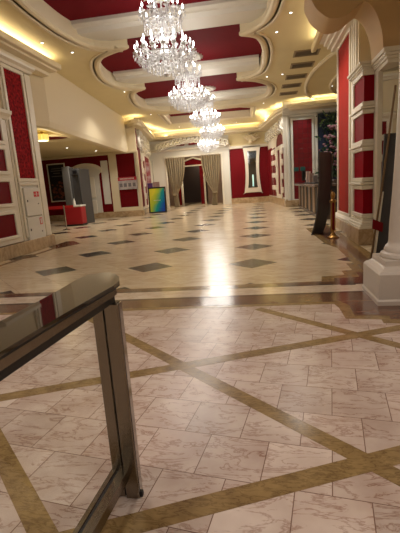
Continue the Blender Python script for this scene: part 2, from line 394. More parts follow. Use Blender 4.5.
# ------------------------------------------------------------------ cove ledges
def ledge(name, path, depth_prof, label):
    return struct(MB().sweep(path, depth_prof, False).build(name, M['cream']), label, 'trim')
struct(MB().prism_y([(-6.6, 5.14), (-6.36, 5.16), (-6.34, 5.24), (-6.1, 5.25), (-6.08, 5.29), (-5.95, 5.29), (-5.93, 5.31), (-5.93, 5.44), (-5.98, 5.44), (-5.98, 5.34), (-6.6, 5.34)], 4.0, 12.62).build('trim_1', M['cream']),
       'long lit cove ledge under the ceiling along the left piers', 'trim')
struct(MB().prism_y([(2.3, 5.30), (1.82, 5.30), (1.78, 5.22), (1.68, 5.2), (1.65, 5.22), (1.65, 5.38), (1.70, 5.38), (1.70, 5.32), (2.3, 5.32)], 9.15, 13.6).build('trim_2', M['ceil']),
       'lit cove ledge under the ceiling along the right piers', 'trim')
far = [(-7.7, 23.35), (-6.6, 22.7), (-6.5, 23.2), (-7.75, 30.25), (-.25, 30.25), (1.05, 23.9), (1.9, 22.9), (6.2, 22.6)]
far = smoothpath([(-8.6, 23.3), (-7.6, 23.3), (-7.0, 22.7), (-6.6, 22.75)], 3)+[(-6.55, 23.3), (-7.6, 30.2)]+[(-.1, 30.2)]+smoothpath([(.75, 25.2), (1.25, 23.5), (2.2, 22.75), (6.4, 22.6)], 4)
LZ = 5.22
struct(MB().sweep(far, [(0, LZ+.15), (0, LZ), (-.1, LZ-.04), (-.14, LZ-.12), (-.5, LZ-.16), (-1.1, LZ-.2)], False).build('trim_3', M['cream']),
       'lit cove ledge running round the far end of the hall', 'trim')
for a, b in zip(far, far[1:]):
    a = Vector(a); b = Vector(b); d = b-a; n = Vector((-d.y, d.x)).normalized(); c = (a+b)/2+n*.2
    if d.length < .3: continue
    light('cove_lamp', 'AREA', (c.x, c.y, LZ+.02), COVE_W*d.length*1.3, (1, .84, .5), d.length, .2, (PI, 0, -math.atan2(d.y, d.x)))

# ------------------------------------------------------------------ walls: panel helpers
def panel_x(par, x, y0, y1, z0, z1, s, m='red', fr=.07, fm='white', name='red_panel'):
    """framed panel on a wall face at x; s = +1 if the face looks to +x"""
    b = MB()
    for (ya, yb, za, zb) in ((y0-fr, y1+fr, z1, z1+fr), (y0-fr, y1+fr, z0-fr, z0), (y0-fr, y0, z0, z1), (y1, y1+fr, z0, z1)):
        x0, x1 = sorted((x-s*.01, x+s*.045)); b.box(x0, x1, ya, yb, za, zb, .012)
    b.build('panel_frame', M[fm], par)
    x0, x1 = sorted((x-s*.01, x+s*.008)); MB().box(x0, x1, y0, y1, z0, z1).build(name, M[m], par)
def panel_y(par, y, x0, x1, z0, z1, m='red', fr=.07, fm='white', name='red_panel', frame=True):
    if frame:
        b = MB()
        for (xa, xb, za, zb) in ((x0-fr, x1+fr, z1, z1+fr), (x0-fr, x1+fr, z0-fr, z0), (x0-fr, x0, z0, z1), (x1, x1+fr, z0, z1)):
            b.box(xa, xb, y-.05, y+.01, za, zb, .012)
        b.build('panel_frame', M[fm], par)
    return MB().box(x0, x1, y-.015, y+.01, z0, z1).build(name, M[m], par)

# right side piers ----------------------------------------------------------
wr = struct(MB().box(2.28, 2.95, 10.26, 12.85, 0, 5.6).build('wall_right', M['cream']), 'white and red panelled pier on the right of the hall', 'wall')
MB().box(2.16, 2.42, 9.2, 10.4, .36, 3.52).build('pier_front', M['white'], wr)
for z0, z1 in ((.66, 1.18), (1.43, 1.98), (2.21, 2.72), (2.96, 3.46)):     # each red panel wraps round the pier's corner
    MB().box(2.150, 2.35, 9.190, 10.02, z0, z1).build('red_panel', M['redgloss'], wr)
    b = MB()
    for za, zb in ((z1, z1+.09), (z0-.09, z0)): b.box(2.115, 2.43, 9.155, 10.11, za, zb, .014)
    b.box(2.115, 2.2, 10.02, 10.11, z0, z1, .012); b.box(2.35, 2.43, 9.155, 9.25, z0, z1, .012)
    b.build('panel_frame', M['white'], wr)
b = MB()
for z in (1.305, 2.095, 2.84): b.box(2.08, 2.44, 9.12, 10.26, z-.025, z+.025, .012)
b.build('pier_moulding', M['white'], wr)
b = MB()
for k, (o, za, zb) in enumerate(((.03, 3.54, 3.58), (.055, 3.58, 3.61), (.08, 3.61, 3.66), (.12, 3.66, 3.71))): b.box(2.16-o, 2.5, 9.2-o, 10.26+o*.5, za, zb, .006)
b.build('pier_cornice', M['white'], wr)
b = MB()
for o, za, zb in ((.10, .34, .40), (.075, .40, .45), (.04, .45, .51), (.02, .51, .55)): b.box(2.16-o, 2.44, 9.2-o, 10.3, za, zb, .008)
b.build('pier_base_moulding', M['white'], wr)
MB().box(2.04, 2.46, 9.08, 10.34, 0, .34, .01).build('marble_plinth', M['skirt'], wr)
MB().box(2.14, 2.3, 10.34, 12.9, 0, .30, .01).build('marble_plinth', M['skirt'], wr)
MB().prism_y([(2.3, .30), (2.16, .30), (2.17, .36), (2.22, .42), (2.3, .44)], 10.3, 12.9).build('pier_base_moulding', M['white'], wr)
panel_x(wr, 2.28, 11.1, 12.62, .5, 4.92, -1, 'redpil', .09, name='red_panel')
b = MB()
for y in (10.36, 10.56, 10.76): b.box(2.24, 2.3, y, y+.1, .46, 5.0, .02)
b.build('fluting', M['white'], wr)
b = MB()
for x, za, zb in ((2.12, 4.98, 5.06), (2.02, 5.06, 5.14), (1.92, 5.14, 5.22), (1.80, 5.22, 5.32)): b.box(x, 2.5, 10.4, 12.98, za, zb, .02)
b.build('pier_cornice', M['white'], wr)
# slim white post carrying an entablature, and a mirror wall behind it
MB().box(2.35, 2.53, 8.93, 9.12, 0, 3.46, .012).build('white_post', M['white'], wr)
b = MB()
for o, za, zb in ((0, 3.45, 3.52), (.03, 3.52, 3.57), (.06, 3.57, 3.62), (.09, 3.62, 3.70)): b.box(2.35-o, 2.78, 8.32-o, 9.3, za, zb, .008)
b.build('entablature', M['white'], wr)
wm = struct(MB().box(2.80, 2.95, 3.0, 10.3, 0, 5.6).build('wall_right', M['cream']), 'wall behind the column carrying a tall mirror', 'wall')
MB().prism([(2.44, 8.93), (2.86, 8.37), (2.89, 8.39), (2.47, 8.95)], .0, 3.45).build('mirror_panel', M['mirror'], wm)
MB().box(2.7, 2.82, 3.0, 10.26, 0, .34, .01).build('marble_plinth', M['skirt'], wm)
# recess behind the pier
w5 = struct(MB().box(6.2, 6.4, 4, 24, 0, 5.6).build('wall_right', M['taupe']), 'wall closing the reception recess on the right', 'wall')

# left side piers ------------------------------------------------------------
wl = struct(MB().box(-7.2, -6.6, 3.0, 11.7, 0, 5.6).build('wall_left', M['cream']), 'white panelled pier with red inlays on the left of the hall', 'wall')
MB().box(-6.62, -6.5, 8.70, 10.16, .36, 3.52).build('pier_front', M['white'], wl)
for z0, z1 in ((.56, 1.12), (1.40, 1.95), (2.22, 2.76), (2.98, 3.48)): panel_x(wl, -6.5, 8.92, 9.88, z0, z1, 1, fr=.09)
MB().prism_y([(-6.5, 3.52), (-6.45, 3.54), (-6.42, 3.6), (-6.34, 3.66), (-6.32, 3.74), (-6.6, 3.82)], 8.6, 10.24).build('pier_cornice', M['white'], wl)
MB().box(-6.62, -6.40, 8.6, 10.25, 0, .34, .01).build('marble_plinth', M['skirt'], wl)
panel_x(wl, -6.54, 10.44, 11.26, 2.05, 4.88, 1, 'damask', .10, name='damask_panel')
MB().box(-6.62, -6.54, 10.26, 11.69, .34, 4.95).build('pilaster', M['white'], wl)
panel_x(wl, -6.53, 10.42, 11.26, .5, 1.86, 1, 'offwhite', .08, name='white_panel')
MB().box(-6.62, -6.44, 10.2, 11.74, 0, .34, .01).build('marble_plinth', M['skirt'], wl)
MB().prism_y([(-6.62, 4.98), (-6.48, 5.0), (-6.44, 5.06), (-6.34, 5.1), (-6.32, 5.16), (-6.62, 5.2)], 8.5, 11.76).build('pier_cornice', M['white'], wl)
MB().box(-6.62, -6.50, 11.42, 11.7, .34, 4.96, .015).build('white_pilaster', M['white'], wl)
panel_x(wl, -6.6, 4.6, 8.3, .6, 4.8, 1, 'red', .12)
# a thin white edge moulding that curls from the pier to the bulkhead
# bulkhead above the alcove
pts = [(-7.15, 3.74), (-6.75, 3.64), (-6.62, 3.68), (-6.58, 3.85), (-6.58, 5.62), (-7.15, 5.62)]
bh = MB(); rows = []
for k in range(13):
    t = k/12; y = 11.72+t*(23.45-11.72); dx = -1.0*max(0, (y-12.6)/10.9) if y > 12.6 else 0
    ins = .35*max(0, 1-(y-11.72)/1.0)**2
    rows.append([bh.bm.verts.new((x+dx-(ins if x > -7 else 0), y, z)) for x, z in pts])
for A, B in zip(rows, rows[1:]):
    for j in range(len(pts)): bh.bm.faces.new((A[j], A[(j+1) % len(pts)], B[(j+1) % len(pts)], B[j]))
bh.bm.faces.new(rows[0]); bh.bm.faces.new(rows[-1][::-1])
struct(bh.build('wall_bulkhead', M['cream']), 'smooth cream bulkhead above the left alcove', 'wall')

# alcove back wall -----------------------------------------------------------
wb = struct(MB().box(-14.5, -7.05, 23.5, 23.7, 0, 5.6).build('wall_back', M['red']), 'red back wall of the left alcove with white pilasters', 'wall')
MB().box(-14.5, -7.05, 23.44, 23.52, 3.8, 5.6).build('upper_wall', M['cream'], wb)
MB().box(-8.82, -8.36, 23.42, 23.52, .3, 3.78, .01).build('white_pilaster', M['cream'], wb)
MB().box(-7.14, -7.0, 23.40, 23.52, .3, 3.78, .01).build('white_pilaster', M['cream'], wb)
MB().box(-14.5, -7.0, 23.40, 23.52, 0, .34, .01).build('marble_skirting', M['skirt'], wb)
MB().box(-8.40, -7.1, 23.44, 23.52, .34, .56, .01).build('panel_frame', M['cream'], wb)
MB().box(-9.35, -8.92, 23.46, 23.5, .82, 3.36, .01).build('white_panel', M['offwhite'], wb)
MB().box(-14.5, -7.0, 23.36, 23.5, 3.66, 3.79, .02).build('trim_moulding', M['cream'], wb)
struct(MB().box(-14.6, -14.5, 11, 23.6, 0, 4).build('wall_left', M['taupe']), 'side wall closing the left alcove', 'wall')
struct(MB().box(-14.5, -7.2, 11.0, 11.15, 0, 4).build('wall_left', M['cream']), 'near side wall of the left alcove', 'wall')
# white arched door with a curved pediment
dr = MB(); arch = [(-11.25, 0), (-11.25, 2.75)]+[(-10.3+.95*math.cos(a), 2.75+.42*math.sin(a)) for a in [PI-PI*k/14 for k in range(15)]]+[(-9.52, 2.6), (-9.52, 0)]
dr.prism_y([(x, z) for x, z in arch], 23.43, 23.5)
d1 = struct(dr.build('door_1', M['offwhite']), 'white door with an arched pediment on the red wall', 'door')
for x0 in (-10.95, -10.32):
    b = MB()
    for z0, z1 in ((.3, 1.1), (1.25, 2.45)):
        b.box(x0, x0+.5, 23.39, 23.44, z0, z1, .02)
    b.build('door_panel', M['white'], d1)
MB().prism_y([(-11.3, 2.68), (-11.3, 2.8)]+[(-10.3+1.03*math.cos(a), 2.8+.48*math.sin(a)) for a in [PI-PI*k/14 for k in range(15)]]+[(-9.3, 2.68)]+[(-10.3+.93*math.cos(a), 2.72+.40*math.sin(a)) for a in [PI*k/14 for k in range(15)]], 23.32, 23.45).build('pediment', M['white'], d1)

# left return wall between the alcove and the portal --------------------------
def local(A, B):
    A = Vector((*A, 0)); B = Vector((*B, 0)); u = (B-A).normalized(); n = Vector((0, 0, 1)).cross(u)
    mtx = Matrix((u, n, Vector((0, 0, 1)))).transposed().to_4x4(); mtx.translation = A
    return mtx, (B-A).length
ML, ll = local((-7.05, 23.5), (-8.4, 31))          # n points to -x (into the wall)
wlr = struct(MB().box(0, ll, 0, .2, 0, 5.6).build('wall_left', M['white'], M=ML), 'splayed white and red wall left of the curtained portal', 'wall')
for u0, u1, z0, z1 in ((.5, 1.5, .5, 4.0), (4.2, 6.9, .5, 3.75)): MB().box(u0, u1, -.02, .02, z0, z1).build('red_panel', M['red'], wlr)
b = MB()
for z in (.9, 1.7, 2.5, 3.3): b.box(1.7, 2.6, -.08, .02, z, z+.4, .04)
b.build('quoin', M['white'], wlr)
MB().box(2.8, 3.6, -.03, .02, .5, 3.4).build('red_panel', M['red'], wlr)
MB().box(0, ll, -.1, .02, 0, .34, .01).build('marble_skirting', M['skirt'], wlr)
def scroll(par, u0, u1, z, n, rr, yy=-.12):
    b = MB()
    Mx = Matrix.Rotation(PI/2, 3, 'X')
    for k in range(n):
        u = u0+(u1-u0)*(k+.5)/n
        b.ring((u, yy, z+.12*math.sin(k*1.7)), rr, rr*.28, 14, 6, Mx.to_4x4())
        b.ball((u, yy, z+.12*math.sin(k*1.7)), rr*.45, 1, .6, 1)
        b.tube([(u, yy, z-rr*1.6), (u+rr*.9, yy-.05, z-rr*.6), (u+rr*1.2, yy, z+rr*.5), (u+rr*.5, yy, z+rr*1.5)], [rr*.1, rr*.22, rr*.26, rr*.1], 6)
    return b.build('scroll_relief', M['silver'], par, True)
scroll(wlr, .2, 7.2, 4.35, 9, .3)
scroll(wlr, .5, 7.0, 4.8, 8, .22)

# far wall with curtained portal ----------------------------------------------
wf = struct(MB().box(-2.25, .7, 31, 31.2, 0, 5.6).build('wall_far', M['red']), 'red far wall right of the curtained portal', 'wall')
b = MB(); b.box(-8.6, -7.12, 31, 31.3, 0, 4.35); b.box(-2.86, -2.2, 31, 31.3, 0, 4.35); b.box(-7.12, -2.86, 31, 31.3, 3.78, 4.35); b.box(-8.6, -2.2, 31.05, 31.3, 4.35, 5.6)
wp = struct(b.build('wall_far', M['offwhite']), 'cream portal wall around the curtained opening', 'wall')
b = MB()
for x0, x1, z0, z1 in ((-7.2, -7.08, 0, 3.78), (-2.9, -2.78, 0, 3.78), (-7.2, -2.78, 3.72, 3.84)): b.box(x0, x1, 30.93, 31.02, z0, z1, .02)
b.box(-8.6, -2.15, 30.85, 31.02, 4.22, 4.38, .03)
b.build('portal_moulding', M['white'], wp)
MB().box(-2.25, .7, 30.9, 31.02, 0, .4, .01).build('marble_skirting', M['skirt'], wf)
MB().box(-2.25, .7, 30.9, 31.02, 4.0, 4.2, .02).build('cornice', M['white'], wf)
MB().box(-2.25, .7, 30.95, 31.02, 4.2, 5.6).build('upper_wall', M['ceil'], wf)
# ornate plaster crown over the portal
b = MB()
Mx = Matrix.Rotation(PI/2, 4, 'X')
for k in range(17):
    t = k/16; x = -7.5+5.0*t; z = 4.5+.42*math.sin(PI*t)
    b.ring((x, 30.58, z), .22, .07, 14, 6, Mx); b.ball((x+.17, 30.56, z-.1), .12, 1, .7, 1)
    b.tube([(x-.2, 30.58, z-.25), (x, 30.5, z-.1), (x+.2, 30.58, z+.22)], [.03, .08, .03], 6)
crown = tag(b.build('plaster_garland', M['silver'], smooth=True), 'white scrolled plaster crown above the curtained portal', 'plaster ornament')
b = MB()
for k in range(5): b.box(-7.2+k*1.0, -6.5+k*1.0, 30.6, 30.66, 4.52, 4.72, .03)
b.build('red_inset', M['red'], crown)
# scroll shell above mirror
b = MB()
for k in range(7):
    a = .5+k*.32
    b.tube([(-.6, 30.7, 4.35), (-.6+.4*math.cos(a), 30.62, 4.4+.35*math.sin(a)), (-.6+.75*math.cos(a), 30.72, 4.4+.6*math.sin(a))], [.05, .1, .05], 8)
b.ball((-.6, 30.65, 4.4), .16)
tag(b.build('plaster_shell', M['cream'], smooth=True), 'fan shaped cream plaster shell above the waisted mirror', 'plaster ornament')

# waisted mirror on the red far wall
mr = thing('wall_mirror', (-.6, 31, .7), 'tall waisted white framed mirror on the red far wall', 'mirror')
def waist(xo, z0, z1, n=10):
    L = []; R_ = []
    for k in range(n+1):
        t = k/n; wv = xo*(1+.28*(2*t-1)**2-.0)
        L.append((-wv, z0+(z1-z0)*t)); R_.append((wv, z0+(z1-z0)*t))
    return R_+L[::-1]
MB().prism_y(waist(.50, .05, 3.4), -.1, -.01).build('mirror_frame', M['white'], mr)
MB().prism_y(waist(.27, .42, 3.05), -.13, -.09).build('mirror_glass', mat('mirror_dim', rgb(120, 120, 118), .05, 1.), mr)
MB().box(-.02, .08, -.15, -.125, .5, 1.35).build('neon_tube', emit('teal_glow', (.05, .7, .55, 1), .6), mr)
b = MB().prism_y([(-.75, -.05), (-.45, .1), (.45, .1), (.75, -.05), (.45, .22), (-.45, .22)], -.14, -.02)
b.build('mirror_sill', M['white'], mr)

# right return wall ------------------------------------------------------------
MR, lr = local((1.45, 23.5), (.6, 31))             # u runs away from camera
wrr = struct(MB().box(0, lr, -.2, 0, 0, 5.6).build('wall_right', M['white'], M=MR), 'splayed white wall with red insets beyond the reception', 'wall')
MB().box(.1, .6, -.02, .03, .4, 4.7).build('red_panel', M['red'], wrr)
b = MB().prism_y([(.95, .5), (.95, 3.3), (3.5, 3.35), (3.5, .5)], -.02, .03); b.build('red_panel', M['red'], wrr)
MB().prism_y([(1.1, 3.55), (1.2, 4.0), (1.8, 4.2), (2.6, 4.2), (3.2, 4.0), (3.4, 3.55)], -.02, .03).build('red_panel', M['red'], wrr)
b = MB()
for u0, u1 in ((1.0, 1.5), (3.1, 3.6)): 
    for z in (.75, 1.55, 2.35, 3.0): b.box(u0, u1, -.02, .12, z, z+.35, .05)
for (u0, u1, z0, z1) in ((1.4, 3.2, .42, .65), (1.5, 1.8, .5, 3.3), (2.8, 3.1, .5, 3.3), (.9, 3.6, 3.3, 3.52)): b.box(u0, u1, -.02, .1, z0, z1, .03)
b.build('quoin', M['white'], wrr)
MB().box(4.1, 5.3, -.02, .03, .5, 3.6).build('red_panel', M['red'], wrr)
MB().box(5.6, 7.4, -.02, .03, .5, 3.7).build('red_panel', M['red'], wrr)
b = MB()
for z in (.9, 1.7, 2.5, 3.2): b.box(3.9, 5.4, -.02, .09, z, z+.3, .04)
b.build('quoin', M['white'], wrr)
MB().box(0, lr, -.02, .1, 0, .42, .01).build('marble_skirting', M['skirt'], wrr)
b = MB()
Mx = Matrix.Rotation(PI/2, 4, 'X')
for k in range(9):
    u = .4+k*.85
    b.ring((u, .12, 4.6), .28, .08, 14, 6, Mx); b.ball((u, .12, 4.6), .13)
    b.tube([(u-.3, .1, 4.2), (u-.1, .2, 4.35), (u+.2, .16, 4.9)], [.04, .1, .04], 6)
b.build('scroll_relief', M['silver'], wrr, True)

# wall behind the reception -----------------------------------------------------
wrb = struct(MB().box(1.3, 6.4, 23.5, 23.7, 0, 5.6).build('wall_back', M['offwhite']), 'wall behind the reception desk with a red quilted panel', 'wall')
quilt = mat('red_quilted', rgb(104, 9, 18), .3)
_nt = quilt.node_tree; _p = _nt.nodes['Principled BSDF']
_tc = nd(_nt, 'ShaderNodeTexCoord'); _br = nd(_nt, 'ShaderNodeTexBrick', offset=0.0, ins={'Scale': 1.0, 'Mortar Size': .012, 'Mortar Smooth': 1.0, 'Brick Width': .26, 'Row Height': .26})
_mp = nd(_nt, 'ShaderNodeMapping'); _mp.inputs['Rotation'].default_value = (PI/2, 0, 0)
_bp = nd(_nt, 'ShaderNodeBump', ins={'Strength': .8, 'Distance': .02}, invert=True)
_br.inputs['Color1'].default_value = rgb(112, 10, 20); _br.inputs['Color2'].default_value = rgb(98, 8, 16); _br.inputs['Mortar'].default_value = rgb(58, 4, 10); _nt.links.new(_br.outputs['Color'], _p.inputs['Base Color'])
_nt.links.new(_tc.outputs['Object'], _mp.inputs[0]); _nt.links.new(_mp.outputs[0], _br.inputs[0]); _nt.links.new(_br.outputs['Fac'], _bp.inputs['Height']); _nt.links.new(_bp.outputs[0], _p.inputs['Normal'])
M['quilt'] = quilt
panel_y(wrb, 23.46, 1.82, 2.82, .4, 4.62, 'quilt', .11, 'offwhite', 'quilted_panel')
b = MB()
for x0, x1, z0, z1 in ((1.5, 1.62, .3, 4.86), (3.0, 3.12, .3, 4.86), (1.5, 3.12, 4.78, 4.9)): b.box(x0, x1, 23.38, 23.5, z0, z1, .02)
b.build('panel_frame', M['offwhite'], wrb)
MB().prism_x([(23.5, 4.9), (23.38, 4.92), (23.3, 5.02), (23.1, 5.1), (23.05, 5.2), (23.5, 5.3)], 1.3, 6.3).build('cornice', M['offwhite'], wrb)
MB().box(3.14, 6.2, 23.44, 23.5, .3, 4.86).build('blue_panel', mat('dark_blue', rgb(24, 38, 66), .4), wrb)
MB().box(1.3, 6.3, 23.36, 23.5, 0, .36, .01).build('marble_skirting', M['skirt'], wrb)

# room beyond the portal ---------------------------------------------------------
wi = struct(MB().box(-9, -6.55, 34.2, 34.4, 0, 4.4).build('wall_inner', M['taupe']), 'taupe wall beyond the portal left of the inner door', 'wall')
struct(MB().box(-4.45, -1, 34.2, 34.4, 0, 4.4).build('wall_inner', M['taupe']), 'taupe wall beyond the portal right of the inner door', 'wall')
struct(MB().box(-6.55, -4.45, 34.2, 34.4, 3.3, 4.4).build('wall_inner', M['taupe']), 'taupe wall above the inner door', 'wall')
struct(MB().box(-9, -1, 31.3, 40, 4.4, 4.5).build('ceiling', M['ceil']), 'ceiling of the room beyond the portal', 'ceiling')
struct(MB().box(-9.1, -9, 31.3, 40, 0, 4.5).build('wall_left', M['taupe']), 'left wall of the room beyond the portal', 'wall')
struct(MB().box(-1, -.9, 31.3, 40, 0, 4.5).build('wall_right', M['taupe']), 'right wall of the room beyond the portal', 'wall')
struct(MB().box(-9, -1, 38.5, 38.6, 0, 4.5).build('wall_back', mat('dark_wall', rgb(74, 58, 52), .5)), 'dark wall at the end of the passage', 'wall')
b = MB()
for x0, x1 in ((-6.66, -6.5), (-4.72, -4.58)): b.box(x0, x1, 34.05, 34.22, 0, 3.2, .02)
b.box(-6.85, -4.35, 34.05, 34.22, 3.15, 3.25, .02)
d2 = struct(b.build('door_2', M['white']), 'white and red framed inner doorway beyond the curtains', 'door')
b = MB(); b.box(-5.02, -4.72, 34.1, 34.25, 0, 3.15); b.box(-6.9, -6.72, 34.1, 34.25, 0, 3.15)
b.prism_y([(-6.75, 3.22), (-4.35, 3.22), (-4.35, 3.4), (-5.5, 3.75), (-6.75, 3.4)], 34.1, 34.2)
b.build('red_surround', M['red'], d2)
MB().prism_y([(-6.8, 3.40), (-5.5, 3.78), (-4.25, 3.40), (-4.25, 3.52), (-5.5, 3.9), (-6.8, 3.52)], 34.0, 34.2).build('pediment', M['white'], d2)
sc = thing('wall_lamp', (-6.6, 33.95, 2.15), 'glowing amber wall lamp beside the inner doorway', 'lamp')
MB().ball((0, 0, 0), .13, 1, 1, 1.6).build('lamp_shade', emit('amber_glow', (1, .7, .25, 1), 5), sc, True)
MB().box(-.04, .04, .05, .12, -.15, .15, .01).build('bracket', M['brass'], sc)
light('wall_lamp_light', 'POINT', (-6.6, 33.75, 2.2), 25, WARM, .12)
light('passage_end_fill', 'POINT', (-5.6, 37.2, 3.6), 30, WARM, .15)  # added light without a fixture, keeps the passage from going black
light('passage_fill', 'POINT', (-3.6, 32.6, 4.1), 110, WARM, .2)  # added fill without a fixture, brightens the room behind the curtains

# rear of the lobby
struct(MB().box(-9, 6.5, -6.2, -6, 0, 4.7).build('wall_rear', M['cream']), 'plain lobby wall behind the camera', 'wall')
struct(MB().box(-9.1, -9, -6, 5.3, 0, 5.6).build('wall_left', M['cream']), 'plain left wall of the lobby', 'wall')
struct(MB().box(6.4, 6.5, -6, 4, 0, 5.6).build('wall_right', M['cream']), 'plain right wall of the lobby', 'wall')

# ------------------------------------------------------------------ arch and column at the right
arcpts = [(1.03, 5.6)]+smoothpath([(1.011, 5.073), (0.977, 4.786), (1.045, 4.601), (1.129, 4.466), (1.314, 4.314), (1.483, 4.289), (1.651, 4.331), (1.786, 4.424), (1.921, 4.508)], 5)+smoothpath([(1.93, 4.508), (2.022, 4.449), (2.123, 4.314), (2.208, 4.095), (2.25, 3.893), (2.267, 3.691)], 5)+[(2.9, 3.68), (2.9, 5.6)]
struct(MB().prism_y(arcpts, 8.3, 9.1).build('wall_arch', M['tan']), 'tan arch wall with a rounded lobe springing from the right entablature', 'wall')
cl = struct(MB().lathe([(.255, .56), (.255, .60), (.235, .64), (.215, .66), (.205, .70), (.20, .9), (.175, 1.3), (.152, 1.8), (.135, 2.4), (.130, 3.4), (.16, 3.44), (.16, 3.5), (.13, 3.54)], (1.70, 5.09, 0), 40).build('column', M['colpaint'], smooth=True),
     'round white column on a square pedestal by the marble threshold', 'column')
b = MB(); b.lathe([(.385, 0), (.385, .05), (.37, .07), (.37, .36), (.35, .39), (.30, .42), (.285, .44), (.28, .50)], (1.66, 5.09, 0), 4)
b.lathe([(.27, .47), (.29, .49), (.30, .52), (.29, .555), (.26, .57)], (1.70, 5.09, 0), 40)
b.build('pedestal', M['colpaint'], cl)
b = MB(); b.lathe([(.14, 3.5), (.18, 3.58), (.2, 3.66), (.27, 3.74), (.29, 3.84), (.33, 3.9), (.33, 4.6)], (1.70, 5.09, 0), 4)
b.build('capital', M['colpaint'], cl)

# ------------------------------------------------------------------ steel barrier in the foreground
g = thing('barrier_gate', (-.76, 1.68, 0), 'steel barrier frame with a polished top in the foreground', 'barrier')
TOPZ = 1.095
def shift(pts): return [(x+.76, y-1.68) for x, y in pts]
top = [(-.662, 1.66), (-.668, 1.745), (-.70, 1.83), (-.745, 1.90), (-.79, 1.945), (-.845, 1.945), (-.895, 1.90), (-.905, 1.80), (-.895, 1.55), (-.90, 1.1), (-.93, .6), (-.97, .1), (-.985, -.4), (-.80, -.4), (-.775, .1), (-.735, .7), (-.70, 1.25)]
MB().prism(shift(top), TOPZ-.014, TOPZ).build('top_plate', M['steel_top'], g)
MB().prism(shift(top), TOPZ-.022, TOPZ-.014).build('top_edge', M['black'], g)
def railpath(off): return [(x+off, y) for x, y in ((-.67, 1.70), (-.705, 1.2), (-.745, .6), (-.785, .0), (-.80, -.4))]
def rail(x_off, wd, z0, z1, name, m, ya=None):
    a = railpath(x_off); bq = [(x-wd, y) for x, y in a][::-1]
    MB().prism(shift(a+bq), z0, z1).build(name, M[m], g)
rail(0, .17, 1.042, TOPZ-.022, 'top_rail', 'steel')
rail(-.012, .15, 1.008, 1.042, 'rail_recess', 'black')
rail(-.03, .045, .10, .155, 'bottom_rail', 'steel')
rail(-.078, .014, .105, .148, 'rail_slot', 'black')
rail(-.092, .022, .10, .155, 'bottom_rail', 'steel')
def post(x0, x1, y0, y1, z0=0.0, z1=1.008, nm='post', m='steel', bev=.004): MB().box(x0+.76, x1+.76, y0-1.68, y1-1.68, z0, z1, bev).build(nm, M[m], g)
post(-.722, -.655, 1.655, 1.715)
post(-.785, -.732, 1.665, 1.735, .0, 1.008)
post(-.734, -.718, 1.675, 1.72, .0, 1.008, 'post_slot', 'black', 0)
post(-.664, -.652, 1.667, 1.70, .03, 1.008, 'post_trim', 'chrome', 0)
post(-.66, -.642, 1.668, 1.69, .0, .03, 'rubber_foot', 'rubber')
b = MB(); b.prism(shift([(-.728, 1.67), (-.768, 1.0), (-.82, .3), (-.85, -.4), (-.856, -.4), (-.826, .3), (-.774, 1.0), (-.734, 1.67)]), .15, 1.01); b.build('glass_pane', M['glass'], g)
post(-.86, -.79, -.40, -.34, 0, 1.008)

